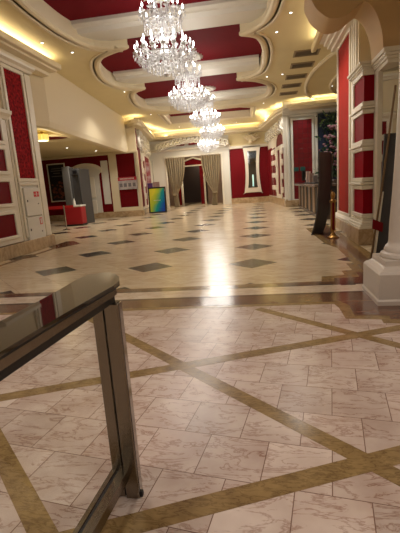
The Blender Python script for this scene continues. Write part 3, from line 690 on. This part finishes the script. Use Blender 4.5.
# ------------------------------------------------------------------ chandeliers
def chandelier():
    root = thing('chandelier', (0, 0, RZ), 'x', 'chandelier', group='crystal chandeliers along the red coffer')
    def add(o, p=root): KIDS.setdefault(p.name, []).append(o); return o
    b = MB()   # star medallion on the ceiling
    n = 20; pts = []
    for k in range(2*n):
        r = .62 if k % 2 == 0 else .44; a = PI*k/n; pts.append((r*math.cos(a), r*math.sin(a)))
    b.prism(pts, -.05, 0); b.lathe([(.34, -.06), (.34, -.09), (.28, -.1), (.26, -.06)], (0, 0, 0), 24)
    add(b.build('ceiling_medallion', M['offwhite'], root))
    add(MB().lathe([(.23, -.05), (.2, -.07), (.01, -.075)], (0, 0, 0), 24).build('medallion_disc', M['red_ceil'], root))
    st = MB().lathe([(.02, -.06), (.02, -.22), (.05, -.26), (.02, -.3), (.03, -.45), (.08, -.52), (.05, -.6), (.10, -.7), (.06, -.82), (.05, -.95), (.13, -1.05), (.07, -1.15), (.10, -1.3), (.16, -1.36), (.12, -1.45), (.05, -1.55), (.05, -1.78), (.08, -1.84), (.01, -1.9)], n=14)
    add(st.build('stem', M['crystal'], root, True))
    def arm(R, z0, zc, count, ph):
        b = MB(); pp = [(.05, 0, z0)]
        for k in range(1, 9):
            t = k/8; pp.append((.05+(R-.05)*t, 0, z0+(zc-z0)*t - .13*math.sin(PI*t)+.05*math.sin(2*PI*t)))
        b.tube(pp, .014, 6)
        b.lathe([(.01, zc-.03), (.06, zc), (.065, zc+.012), (.02, zc+.012), (.018, zc+.07), (.01, zc+.075)], (R, 0, 0), 10)
        for dx, dz in ((-.05, -.05), (.05, -.05), (0, -.09)):
            b.lathe([(.002, zc+dz+.02), (.016, zc+dz-.02), (.002, zc+dz-.075)], (R+dx, 0, 0), 6)
        for t in (3, 5, 7):
            x, _, z = pp[t]; b.lathe([(.002, z), (.014, z-.05), (.002, z-.10)], (x, 0, 0), 6)
        lb = MB().lathe([(.004, zc+.07), (.022, zc+.10), (.020, zc+.125), (.003, zc+.185)], (R, 0, 0), 8)
        a0 = b.build('arm', M['crystal'], root, True); l0 = lb.build('candle_bulb', M['bulb'], a0, True)
        for k in range(count):
            if k == 0: a, l = a0, l0
            else:
                a = a0.copy(); COL.objects.link(a); l = l0.copy(); COL.objects.link(l); l.parent = a
            a.rotation_euler = (0, 0, ph+2*PI*k/count); add(a); KIDS.setdefault(a.name, []).append(l)
    arm(.70, -1.44, -1.36, 18, .0)
    arm(.52, -1.30, -1.18, 12, .15)
    arm(.50, -.62, -.52, 10, .1)
    arm(.28, -.50, -.36, 6, .3)
    b = MB()
    for R, z, n, ln in ((.64, -1.44, 32, .16), (.55, -1.48, 30, .22), (.44, -1.50, 26, .28), (.32, -1.54, 20, .30), (.18, -1.58, 12, .28), (.44, -.68, 24, .22), (.30, -.78, 18, .24), (.16, -.9, 10, .2)):
        for k in range(n):
            a = 2*PI*k/n+R*7; x = R*math.cos(a); y = R*math.sin(a)
            zz = z
            for s in range(3):
                l = ln/3; b.lathe([(.002, zz), (.017, zz-l*.45), (.002, zz-l)], (x, y, 0), 5); zz -= l
    for k in range(10):     # bead strings from the upper tier down to the lower ring
        a = 2*PI*k/10
        for t in [i/8 for i in range(9)]:
            R = .12+.42*t**1.6; z = -.85-.50*t**.8
            b.ball((R*math.cos(a), R*math.sin(a), z), .018, seg=6, rings=4)
    o = b.build('crystal_drops', M['crystal'], root); tag(o, kind='stuff'); add(o)
    for z, R in ((-1.44, .55), (-1.50, .40), (-.68, .40)): add(MB().ring((0, 0, z), R, .017, 36, 6).build('crystal_ring', M['crystal'], root, True))
    return root
ch0 = chandelier()
CH = [((-2.14, 10.2, RZ), 'largest and nearest crystal chandelier, cut by the top edge of the photo'),
      ((-2.47, 15.3, RZ), 'second nearest crystal chandelier, hanging in the second red bay'),
      ((-2.55, 20.3, RZ), 'third crystal chandelier down the hall, hanging in the third red bay'),
      ((-2.75, 25.3, RZ), 'fourth crystal chandelier, under the rectangular red coffer at the far end'),
      ((-3.55, 29.0, CZ), 'farthest and smallest looking chandelier, just before the portal crown')]
for i, (p, lab) in enumerate(CH):
    c = ch0 if i == 0 else copy_tree(ch0)
    c.location = p; c['label'] = lab; c.rotation_euler = (0, 0, i*.37)
    light('chandelier_light', 'POINT', (p[0], p[1], p[2]-1.3), CHAND_W, (1, .93, .84), .8)

# ------------------------------------------------------------------ downlights
def downlight(loc, label, group, r=.07, power=0, first=[]):
    if not first:
        o = thing('downlight', loc, label, 'downlight', group=group)
        a = MB().lathe([(1.0, -.02), (1.35, -.03), (1.4, 0), (1.0, .0)], n=20).build('trim_ring', M['white'], o, True)
        e = MB().lathe([(1.0, -.02), (.75, -.032), (.4, -.036), (.01, -.038)], n=20).build('lamp_disc', M['spot'], o)
        KIDS[o.name] = [a, e]; first.append(o)
    else:
        o = copy_tree(first[0]); o.location = loc; o['label'] = label; o['group'] = group
    o.scale = (r, r, 1)
    if power: light('downlight_lamp', 'SPOT', (loc[0], loc[1], loc[2]-.10), power, SOFT, .05, spot=130)
    return o
for (x, y), lab in (((-5.69, 11.14), 'small downlight in the beige ceiling beside the near left cove'), ((-5.30, 12.13), 'small downlight at the end of the left cove light'),
                ((.90, 11.37), 'small downlight in the beige ceiling right of the near red bay'), ((1.0, 17.37), 'small downlight beside the row of ceiling vents')):
    downlight((x, y, CZ), lab, 'ceiling downlights', .035, DOWN_W if x > -5 else 0)
for (x, y), lab in (((-5.5, 17.35), 'added recessed lamp in the beige ceiling between the second and third red bays on the left'), ((-5.9, 23.0), 'added recessed lamp in the beige ceiling left of the rectangular coffer'),
                ((.6, 12.6), 'added recessed lamp in the beige ceiling right of the first white beam'), ((.4, 17.5), 'added recessed lamp in the beige ceiling right of the second white beam'), ((.3, 23.0), 'added recessed lamp in the beige ceiling right of the rectangular coffer'),
                ((-5.4, 28.6), 'added recessed lamp before the portal, left of the farthest chandelier'), ((-1.5, 28.9), 'added recessed lamp before the waisted mirror')):
    downlight((x, y, CZ), lab, 'ceiling downlights', .035, DOWN_W*(2.2 if y > 28 else 1))  # extra lamps added to lift the hall light beside the chandeliers
for (x, y), lab in (((-7.3, 14.88), 'alcove downlight right in front of the red ceiling ring'), ((-9.22, 19.14), 'alcove downlight left of the grey scanner'), ((-7.38, 17.0), 'alcove downlight nearest the bulkhead'),
                ((-7.7, 18.93), 'alcove downlight above the grey scanner'), ((-8.78, 21.62), 'alcove downlight nearest the red back wall')):
    downlight((x, y, 3.78), lab, 'alcove downlights', .06, ALCOVE_W)
for x in (-5.5, -2.0, 1.5):  # made-up grid of unseen fixtures and area lights that fills the lobby
    for y in (-3.0, .2, 3.2):
        downlight((x, y, 4.6), 'round downlight added out of view to light the lobby, row at %s, %s' % ({-3.0: 'the rear wall', .2: 'the middle', 3.2: 'the arch'}[y], {-5.5: 'left', -2.0: 'centre', 1.5: 'right'}[x]), 'added lobby downlights', .12, 0)
        light('lobby_fill_light', 'AREA', (x, y, 4.56), LOBBY_FILL_W, (1, .94, .91), .5)

# ------------------------------------------------------------------ ceiling vents
v0 = None
for i, (x, y) in enumerate(((1.66, 14.95), (1.66, 16.4), (1.58, 18.05), (1.5, 19.6), (1.48, 21.2))):
    if v0 is None:
        v0 = thing('ceiling_vent', (0, 0, CZ), 'v', 'vent', group='ceiling vents')
        b = MB()
        for a in ((-.42, .42, -.32, -.26), (-.42, .42, .26, .32), (-.42, -.36, -.26, .26), (.36, .42, -.26, .26)): b.box(*a, -.03, 0)
        k1 = b.build('vent_frame', mat('vent_paint', rgb(140, 122, 92), .6), v0)
        k2 = MB().box(-.36, .36, -.26, .26, -.006, 0).build('vent_backing', mat('vent_dark', rgb(74, 64, 48), .7), v0)
        b = MB()
        for k in range(5): b.box(-.36, .36, -.2+k*.1-.02, -.2+k*.1+.02, -.02, -.008)
        k3 = b.build('louvre', mat('vent_louvre', rgb(112, 98, 74), .6), v0); KIDS[v0.name] = [k1, k2, k3]; o = v0
    else: o = copy_tree(v0)
    o.location = (x, y, CZ); o['label'] = ('ceiling vent nearest the camera', 'second ceiling vent from the camera', 'middle one of the five ceiling vents', 'fourth ceiling vent from the camera', 'farthest ceiling vent, closest to the red quilted panel')[i]

# ------------------------------------------------------------------ curtains
def curtain(name, xo, xi, side, label):
    """xo outer edge, xi inner edge at the top; tied back towards the outer edge"""
    b = MB(); nu, nv = 56, 40; grid = []
    for j in range(nv+1):
        t = j/nv; z = 3.72*(1-t)
        if z > .95:
            s = (3.72-z)/(3.72-.95); wf_ = (1-.52*s**2.4)-.26*s**1.3; oo = .26*s**1.3
        else:
            s = (.95-z)/.95; wf_ = .22+.06*s; oo = .28+.02*s
        W = xi-xo; row = []
        for i in range(nu+1):
            u = i/nu; x = xo+W*(oo+(wf_)*u)*1.0 if True else 0
            y = 30.78+.09*math.sin(u*2*PI*8+.6*math.sin(t*3))*(1-.35*(wf_ < .5))+.03*math.sin(u*23)
            row.append(b.bm.verts.new((x, y, z+.01)))
        grid.append(row)
    for j in range(nv):
        for i in range(nu): b.bm.faces.new((grid[j][i], grid[j][i+1], grid[j+1][i+1], grid[j+1][i]))
    root = thing(name, (xo, 30.8, 0), label, 'curtain', group='portal curtains')
    o = b.build('curtain_drape', M['curtain'], None, True)
    md = o.modifiers.new('thick', 'SOLIDIFY'); md.thickness = .02
    o.parent = root; o.matrix_parent_inverse = Matrix.Translation((-xo, -30.8, 0))
    W = xi-xo
    t = MB(); xa, xb = sorted((xo+W*.26, xo+W*.52)); t.box(xa, xb, 30.64, 30.92, .88, 1.02, .03)
    q = t.build('tieback', M['brass'] if False else M['curtain'], root); q.matrix_parent_inverse = Matrix.Translation((-xo, -30.8, 0))
    return root
curtain('curtain', -7.08, -5.62, 1, 'taupe curtain tied back on the left side of the portal')
curtain('curtain', -2.88, -4.35, -1, 'taupe curtain tied back on the right side of the portal')

# ------------------------------------------------------------------ easel poster by the portal
e = thing('easel_sign', (-6.32, 24.3, 0), 'black framed yellow, green and blue poster board standing before the portal', 'sign', rz=-.05)
art = bpy.data.materials.new('gradient_poster'); art.use_nodes = True
nt = art.node_tree; p = nt.nodes['Principled BSDF']; L = nt.links.new
tc = nd(nt, 'ShaderNodeTexCoord'); sx = nd(nt, 'ShaderNodeSeparateXYZ'); L(tc.outputs['Object'], sx.inputs[0])
no = nd(nt, 'ShaderNodeTexNoise', ins={'Scale': 2.0}); L(tc.outputs['Object'], no.inputs['Vector'])
s1 = nd(nt, 'ShaderNodeMath', operation='MULTIPLY_ADD', ins={1: .75, 2: .42}); L(sx.outputs[0], s1.inputs[0])
s2 = nd(nt, 'ShaderNodeMath', operation='MULTIPLY_ADD', ins={1: -.33}); L(sx.outputs[2], s2.inputs[0]); L(s1.outputs[0], s2.inputs[2])
s3 = nd(nt, 'ShaderNodeMath', operation='MULTIPLY_ADD', ins={1: .35}); L(no.outputs[0], s3.inputs[0]); L(s2.outputs[0], s3.inputs[2])
cr = nd(nt, 'ShaderNodeValToRGB'); L(s3.outputs[0], cr.inputs[0])
cr.color_ramp.elements[0].position = .0; cr.color_ramp.elements[0].color = rgb(200, 190, 50)
cr.color_ramp.elements[1].position = .75; cr.color_ramp.elements[1].color = rgb(24, 66, 150)
for ps, c in ((.22, rgb(150, 175, 60)), (.42, rgb(30, 140, 120)), (.58, rgb(20, 110, 140))):
    x = cr.color_ramp.elements.new(ps); x.color = c
L(cr.outputs[0], p.inputs['Base Color']); L(cr.outputs[0], p.inputs['Emission Color']); p.inputs['Emission Strength'].default_value = .12; p.inputs['Roughness'].default_value = .25  # print also emits faintly; some brightness is put into the material
Mt = Matrix.Rotation(-.08, 4, 'X')
b = MB()
for a in ((-.56, .56, -.03, .03, .06, .14), (-.56, .56, -.03, .03, 1.54, 1.62), (-.56, -.47, -.03, .03, .14, 1.54), (.47, .56, -.03, .03, .14, 1.54)): b.box(*a, .008)
b.box(-.47, .47, .0, .03, .14, 1.54)
b.build('sign_frame', M['black'], e, M=Mt)
MB().box(-.47, .47, -.02, .0, .14, 1.54).build('poster', art, e, M=Mt)
b = MB()
for k in range(9): b.box(-.22+k*.05, -.22+k*.05+.03, -.026, -.018, .80, .84)
b.build('lettering', M['offwhite'], e, M=Mt)
b = MB()
for x in (-.5, .5): b.tube([(x, .06, 1.5), (x*1.0, .42, .0)], .025, 6); b.tube([(x, -.01, .1), (x, -.02, 0)], .025, 6)
b.build('easel_leg', M['chrome'], e)
MB().box(-.52, .52, .0, .03, .1, 1.5).build('rear_board', M['offwhite'], e, M=Matrix.Translation((0, .44, 0)) @ Matrix.Rotation(.2, 4, 'X'))
# purple and white tall banner behind it
pb = thing('standing_banner', (-6.85, 25.9, 0), 'narrow red, white and purple banner behind the colourful poster board', 'banner', rz=.2)
b = MB(); b.box(-.42, -.08, -.015, .015, .3, 1.9); b.build('lower_banner', mat('purple_print', rgb(84, 38, 110), .5, var=.4, vscale=4), pb)
MB().box(-.42, -.15, -.015, .015, 1.9, 3.2).build('upper_banner', mat('red_white_print', rgb(190, 170, 170), .5, col2=rgb(150, 20, 34), vscale=3), pb)
MB().box(-.06, .36, -.015, .015, 1.0, 1.95).build('side_print', mat('pale_print', rgb(150, 118, 108), .5, var=.4, vscale=4), pb)
b = MB(); b.box(-.46, .46, -.15, .15, 0, .05, .01); b.tube([(0, .05, 0), (0, .05, 3.3)], .02, 6); b.build('banner_stand', M['chrome'], pb)

# ------------------------------------------------------------------ alcove things
# framed dark poster
fp = thing('framed_poster', (-12.15, 23.44, 1.15), 'large dark food poster in a white frame on the red back wall', 'poster')
b = MB()
for a in ((-.58, .58, 0, .07), (-.58, .58, 2.2, 2.27), (-.58, -.51, .07, 2.2), (.51, .58, .07, 2.2)): b.box(a[0], a[1], -.07, 0, a[2], a[3], .01)
b.build('poster_frame', M['offwhite'], fp)
MB().box(-.51, .51, -.05, 0, .07, 2.2).build('poster_print', mat('dark_print', rgb(20, 18, 20), .35), fp)
b = MB()
for k, (z, ww) in enumerate(((1.95, .3), (1.82, .36), (1.68, .22), (1.5, .34))): b.box(-ww, ww, -.058, -.05, z, z+.035)
b.build('lettering', mat('grey_ink', rgb(120, 116, 112), .5), fp)
b = MB()
for k in range(26):
    b.ball((random.uniform(-.4, .4), -.05, random.uniform(.2, 1.15)), random.uniform(.05, .11), 1, .08, .8, 8, 5)
b.build('food_picture', mat('food_print', rgb(120, 70, 50), .4, col2=rgb(80, 24, 22), vscale=9), fp)
# promo banner on the red panel
pr = thing('promo_banner', (-7.77, 23.41, 1.6), 'white promotional banner with a red header on the red wall panel', 'banner')
MB().box(-.57, .57, -.05, 0, 0, .52, .005).build('banner_sheet', mat('banner_print', rgb(196, 186, 182), .5, col2=rgb(160, 150, 150), vscale=5), pr)
MB().box(-.57, .57, -.05, 0, .52, .72, .005).build('banner_header', mat('banner_red', rgb(176, 28, 44), .5), pr)
b = MB()
for k in range(11): b.box(-.44+k*.08, -.44+k*.08+.045, -.056, -.05, .58, .66)
b.build('lettering', M['offwhite'], pr)
b = MB()
for k in range(4): b.box(-.5+k*.27, -.5+k*.27+.18, -.056, -.05, .15, .36)
b.build('banner_icon', mat('grey_icon', rgb(110, 104, 108), .5), pr)
# security scanner
ss = thing('security_scanner', (-9.45, 20.3, 0), 'tall grey walk-through security scanner in the alcove', 'security scanner', rz=-.42)
MB().box(-.62, -.10, -.42, -.30, 0, 2.95, .02).build('side_panel', M['grey'], ss)
MB().box(-.62, -.55, -.42, .30, 0, 2.95, .02).build('side_panel', M['grey'], ss)
MB().box(-.10, -.02, -.35, .35, 0, 2.85, .02).build('side_panel', M['greydark'], ss)
MB().box(.50, .58, -.35, .35, 0, 2.75, .02).build('side_panel', M['greydark'], ss)
MB().box(-.02, .50, -.30, .30, 2.50, 2.78, .02).build('crossbar', M['greydark'], ss)
MB().box(.1, .38, -.315, -.295, 2.56, 2.72).build('display', M['black'], ss)
# red counter
rc = thing('red_counter', (-9.18, 19.0, 0), 'small red counter with a pale top in front of the grey scanner', 'counter', rz=.04)
MB().box(-.46, .46, -.3, .3, .08, .92, .03).build('body', mat('red_laminate', rgb(150, 16, 28), .45), rc)
MB().box(-.48, .48, -.33, .33, .92, 1.0, .02).build('worktop', M['offwhite'], rc)
MB().box(-.48, .48, -.27, .27, 0, .08).build('plinth', M['black'], rc)
bt = tag(MB().lathe([(.001, 0), (.06, 0), (.06, .2), (.03, .26), (.03, .32), (.001, .33)], (-9.12, 18.95, 1.0), 12).build('bottle', M['offwhite'], smooth=True), 'white pump bottle standing on the red counter', 'bottle')
# belt barrier
rb = thing('belt_barrier', (-8.6, 16.8, 0), 'chrome post with red belts in front of the red counter', 'barrier')
MB().lathe([(.001, 0), (.19, 0), (.19, .02), (.05, .04), (.032, .06), (.032, .95), (.045, .96), (.045, 1.08), (.001, 1.09)], n=20).build('post', M['chrome'], rb, True)
b = MB(); b.box(-1.0, -.04, -.006, .006, .93, 1.07); b.box(.04, .45, -.006, .006, .95, 1.07); b.build('belt', mat('red_belt', rgb(176, 16, 28), .6), rb)
rb2 = thing('belt_barrier', (-9.74, 16.8, 0), 'chrome belt post half hidden by the left pier', 'barrier')
MB().lathe([(.001, 0), (.19, 0), (.19, .02), (.05, .04), (.032, .06), (.032, .95), (.045, .96), (.045, 1.08), (.001, 1.09)], n=20).build('post', M['chrome'], rb2, True)
# amber ceiling lamp
al = thing('pendant_lamp', (-7.62, 14.0, 3.78), 'yellow glowing pendant lamp under the alcove ceiling', 'lamp')
MB().lathe([(.05, 0), (.05, -.05), (.015, -.06), (.015, -.1), (.001, -.1)], n=14).build('canopy', M['brass'], al, True)
b = MB()
for k in range(8):
    a = 2*PI*k/8; b.box(.13*math.cos(a)-.07, .13*math.cos(a)+.07, .13*math.sin(a)-.07, .13*math.sin(a)+.07, -.32, -.1, .02)
b.build('lamp_shade', emit('yellow_glow', (1, .62, .08, 1), .7), al)
# fire cabinets on the left pier
def cabinet(z0, z1, y0, y1, label, sign):
    c = thing('fire_cabinet', (-6.5, (y0+y1)/2, z0), label, 'cabinet')
    h = (y1-y0)/2
    MB().box(-.03, .045, -h, h, 0, z1-z0, .006).build('door', M['offwhite'], c)
    sy, sz, sw, sh = sign
    MB().box(.044, .052, sy-sw, sy+sw, sz-sh, sz+sh).build('red_sign', mat('sign_red', rgb(200, 30, 40), .5), c)
    b = MB(); b.box(.05, .056, sy-sw*.12, sy+sw*.12, sz-sh*.75, sz+sh*.75)
    if sw > sh*.8: b.box(.05, .056, sy-sw, sy+sw, sz-sh*.08, sz+sh*.08)
    else: b.box(.05, .055, sy-sw*.6, sy+sw*.6, sz-sh*.7, sz+sh*.7)
    b.build('pictogram', M['offwhite'], c)
    b = MB(); b.lathe([(.001, .01), (.018, .01), (.018, 0)], n=10)
    b.build('lock', M['black'], c, M=Matrix.Translation((.045, h*.62, (z1-z0)*.42)) @ Matrix.Rotation(PI/2, 4, 'Y'))
    MB().box(.04, .06, -h*.8, -h*.72, (z1-z0)*.5, (z1-z0)*.58).build('handle', M['greydark'], c)
    return c
cabinet(1.0, 1.78, 10.46, 11.24, 'upper white fire cabinet with a square red sign on the left pier', (.2, .60, .13, .075))
cabinet(.2, .97, 10.42, 11.26, 'lower white fire cabinet with a narrow red sign on the left pier', (.26, .62, .06, .10))

# ------------------------------------------------------------------ reception
rd = thing('reception_desk', (2.0, 15.0, 0), 'long stone-topped reception desk with columned front on the right', 'reception desk', rz=.013)
MB().box(-.12, .75, 0, 7.8, 1.16, 1.26, .02).build('counter_top', M['desk'], rd)
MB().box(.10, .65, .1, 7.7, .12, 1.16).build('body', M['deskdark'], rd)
MB().box(.04, .7, .05, 7.75, 0, .14, .01).build('plinth', M['desk'], rd)
b0 = None
for k in range(6):
    o = MB().box(.075, .12, -.3, .3, .14, 1.16, .01).build('desk_column', M['deskwood'], rd) if b0 is None else b0.copy()
    if b0 is None: b0 = o
    else: COL.objects.link(o); o.parent = rd
    o.location = (0, .5+k*1.35, 0)
lp = thing('desk_monitor', (2.22, 21.3, 1.26), 'white and black screen standing on the far end of the reception desk', 'monitor', rz=.9)
MB().box(-.3, .3, -.03, .03, .14, .60, .01).build('screen_case', M['black'], lp)
MB().prism_y([(-.08, .18), (.1, .18), (.28, .56), (.1, .56)], -.04, -.03).build('screen_picture', M['offwhite'], lp)
MB().lathe([(.001, 0), (.14, 0), (.13, .02), (.03, .03), (.03, .16)], n=14).build('stand', M['black'], lp)
for i, (x, y, h, c, lab) in enumerate(((2.2, 19.9, .55, (176, 150, 140), 'tall pale brochure holder on the reception desk beside the screen'), (2.25, 19.1, .45, (150, 120, 104), 'tan leaflet stand in the middle of the reception desk'),
                                       (2.25, 17.8, .34, (120, 110, 104), 'low grey leaflet stand on the near part of the reception desk'))):
    o = thing('brochure_holder', (x, y, 1.26), lab, 'brochure holder', rz=.7, group='brochure holders on the desk')
    MB().box(-.14, .14, -.09, .09, 0, .06, .01).build('base', M['greydark'], o)
    MB().box(-.13, .13, -.03, .03, .06, h, .01).build('leaflet', mat('leaflet', rgb(*c), .5, var=.3, vscale=7), o)
for i, x in enumerate((1.95, 2.3)):
    o = tag(MB().box(x-.13, x+.13, 23.38, 23.45, 1.92, 2.14, .01).build('wall_plaque', mat('teal_plaque', rgb(22, 74, 70), .4)), 'left teal plaque on the red quilted panel' if i == 0 else 'right teal plaque on the red quilted panel', 'plaque', 'teal plaques')
# tall floral arrangement
fa = thing('flower_arrangement', (3.75, 22.5, 0), 'tall green and pink flower arrangement against the dark blue panel', 'flowers')
MB().lathe([(.001, 0), (.3, 0), (.32, .08), (.2, .15), (.16, .6), (.22, 1.0), (.34, 1.3), (.3, 1.35), (.001, 1.34)], n=20).build('urn', M['desk'], fa, True)
def leaves(n, sx, zc, sz, size):
    b = MB()
    for k in range(n):
        c = Vector((random.gauss(0, sx), random.gauss(0, .16), zc+random.uniform(-sz, sz))); d = Vector((random.uniform(-1, 1), random.uniform(-1, 1), random.uniform(-.5, 1))).normalized()
        s_ = d.cross(Vector((random.uniform(-1, 1), random.uniform(-1, 1), .3))).normalized(); l = size*random.uniform(.6, 1.3)
        v = [b.bm.verts.new(q) for q in (c-d*l, c+s_*l*.35, c+d*l, c-s_*l*.35)]; b.bm.faces.new(v)
    return b
tag(leaves(500, .32, 3.1, 1.65, .14).build('foliage', mat('leaf_green', rgb(52, 82, 44), .6, var=.5, vscale=6), fa), kind='stuff')
b = MB()
for k in range(80): b.ball((random.gauss(0, .3), -.2-abs(random.gauss(0, .15)), 2.9+random.uniform(-1.2, 1.3)), random.uniform(.05, .10), 1, 1, .8, 7, 5)
tag(b.build('blossoms', mat('blossom_pink', rgb(110, 60, 78), .7, col2=rgb(140, 110, 116), vscale=5), fa, True), kind='stuff')
MB().tube([(0, 0, 1.3), (.02, .02, 2.4), (0, 0, 4.3)], [.05, .04, .02], 8).build('stem', M['board'], fa)

# ------------------------------------------------------------------ dark boards and stanchion on the right
def sail(name, prof, wv, th, loc, label):
    """curved tall board: prof = (x, z) edge line, wv = width vector"""
    o = thing(name, loc, label, 'display board')
    b = MB(); n = len(prof); g_ = []
    for x, z in prof:
        w_ = Vector(wv); nrm = Vector((w_.y, -w_.x)).normalized()*th
        g_.append([b.bm.verts.new((x+a*w_.x+s*nrm.x, a*w_.y+s*nrm.y, z)) for a, s in ((-.5, -.5), (.5, -.5), (.5, .5), (-.5, .5))])
    for A, B in zip(g_, g_[1:]):
        for k in range(4): b.bm.faces.new((A[k], A[(k+1) % 4], B[(k+1) % 4], B[k]))
    b.bm.faces.new(g_[0]); b.bm.faces.new(g_[-1][::-1])
    return o, b.build('board', M['board'], o, True)
sp = smoothpath([(.02, 0.0), (.10, .25), (.17, .6), (.21, 1.1), (.235, 1.6), (.24, 2.14)], 5)
bo, _ = sail('curved_board', sp, (.36, .46), .03, (1.44, 11.3, 0), 'tall curved dark display board standing beside the gold rope post')
MB().tube([(-.08, -.12, 0), (.06, -.05, .8)], .013, 6).build('board_leg', M['brass'], bo)
MB().tube([(.42, .25, 0), (.46, .25, 2.14)], .016, 6).build('board_leg', M['brass'], bo)
MB().box(.14, .52, .2, .24, 2.08, 2.11).build('crossbar', M['black'], bo)
MB().box(.30, .46, .22, .235, 1.15, 2.08).build('hanging_cloth', M['black'], bo)
st = thing('rope_post', (1.73, 10.4, 0), 'gold rope post with a red centre beside the curved dark board', 'stanchion')
MB().lathe([(.001, 0), (.15, 0), (.15, .02), (.1, .04), (.05, .1), (.035, .16), (.035, .2)], n=18).build('base', M['brass'], st, True)
b = MB()
for k in range(4):
    a = PI/4+PI/2*k; b.tube([(.055*math.cos(a), .055*math.sin(a), .18), (.055*math.cos(a), .055*math.sin(a), .9)], .014, 6)
b.lathe([(.001, .88), (.08, .88), (.08, .93), (.03, .96), (.05, 1.02), (.06, 1.07), (.03, 1.13), (.001, 1.14)], n=14)
b.build('post', M['brass'], st, True)
MB().box(-.045, .045, -.045, .045, .2, .88, .01).build('red_centre', M['red'], st)
# leaning board behind the column
lb2 = thing('leaning_board', (1.94, 7.5, 0), 'dark board with a bronze pole leaning on the wall behind the white column', 'display board')
b = MB(); a = [(-.02, 0), (.20, 0), (.30, .45), (.36, 1.1), (.38, 2.15), (.17, 2.15), (.11, 1.0)]
b.prism_y(a, .05, .09); b.build('board', M['board'], lb2)
MB().tube([(-.04, .0, 0), (.12, .0, 1.2), (.31, .0, 2.9)], .018, 8).build('pole', mat('dull_bronze', rgb(112, 88, 60), .5, .6), lb2)
MB().prism_y([(.0, .0), (.04, .0), (.165, 1.18), (.125, 1.18)], .02, .05).build('white_strip', M['white'], lb2)
MB().prism_y([(-.03, .55), (.14, .48), (.15, .64), (-.02, .72)], -.03, .0).build('red_band', M['red'], lb2)
light('amber_lamp_light', 'POINT', (-7.62, 14.0, 3.2), 30, (1, .8, .45), .15)
light('picture_light', 'SPOT', (2.3, 22.6, 5.2), 60, (.8, .95, 1), .05, rot=(.35, 0, 0), spot=80)
# spare lighting of the reception recess
for y in (16.0, 20.5):
    downlight((3.4, y, CZ), 'recess downlight above the reception desk, %s' % ('near end' if y < 18 else 'far end'), 'ceiling downlights', .035, DOWN_W)
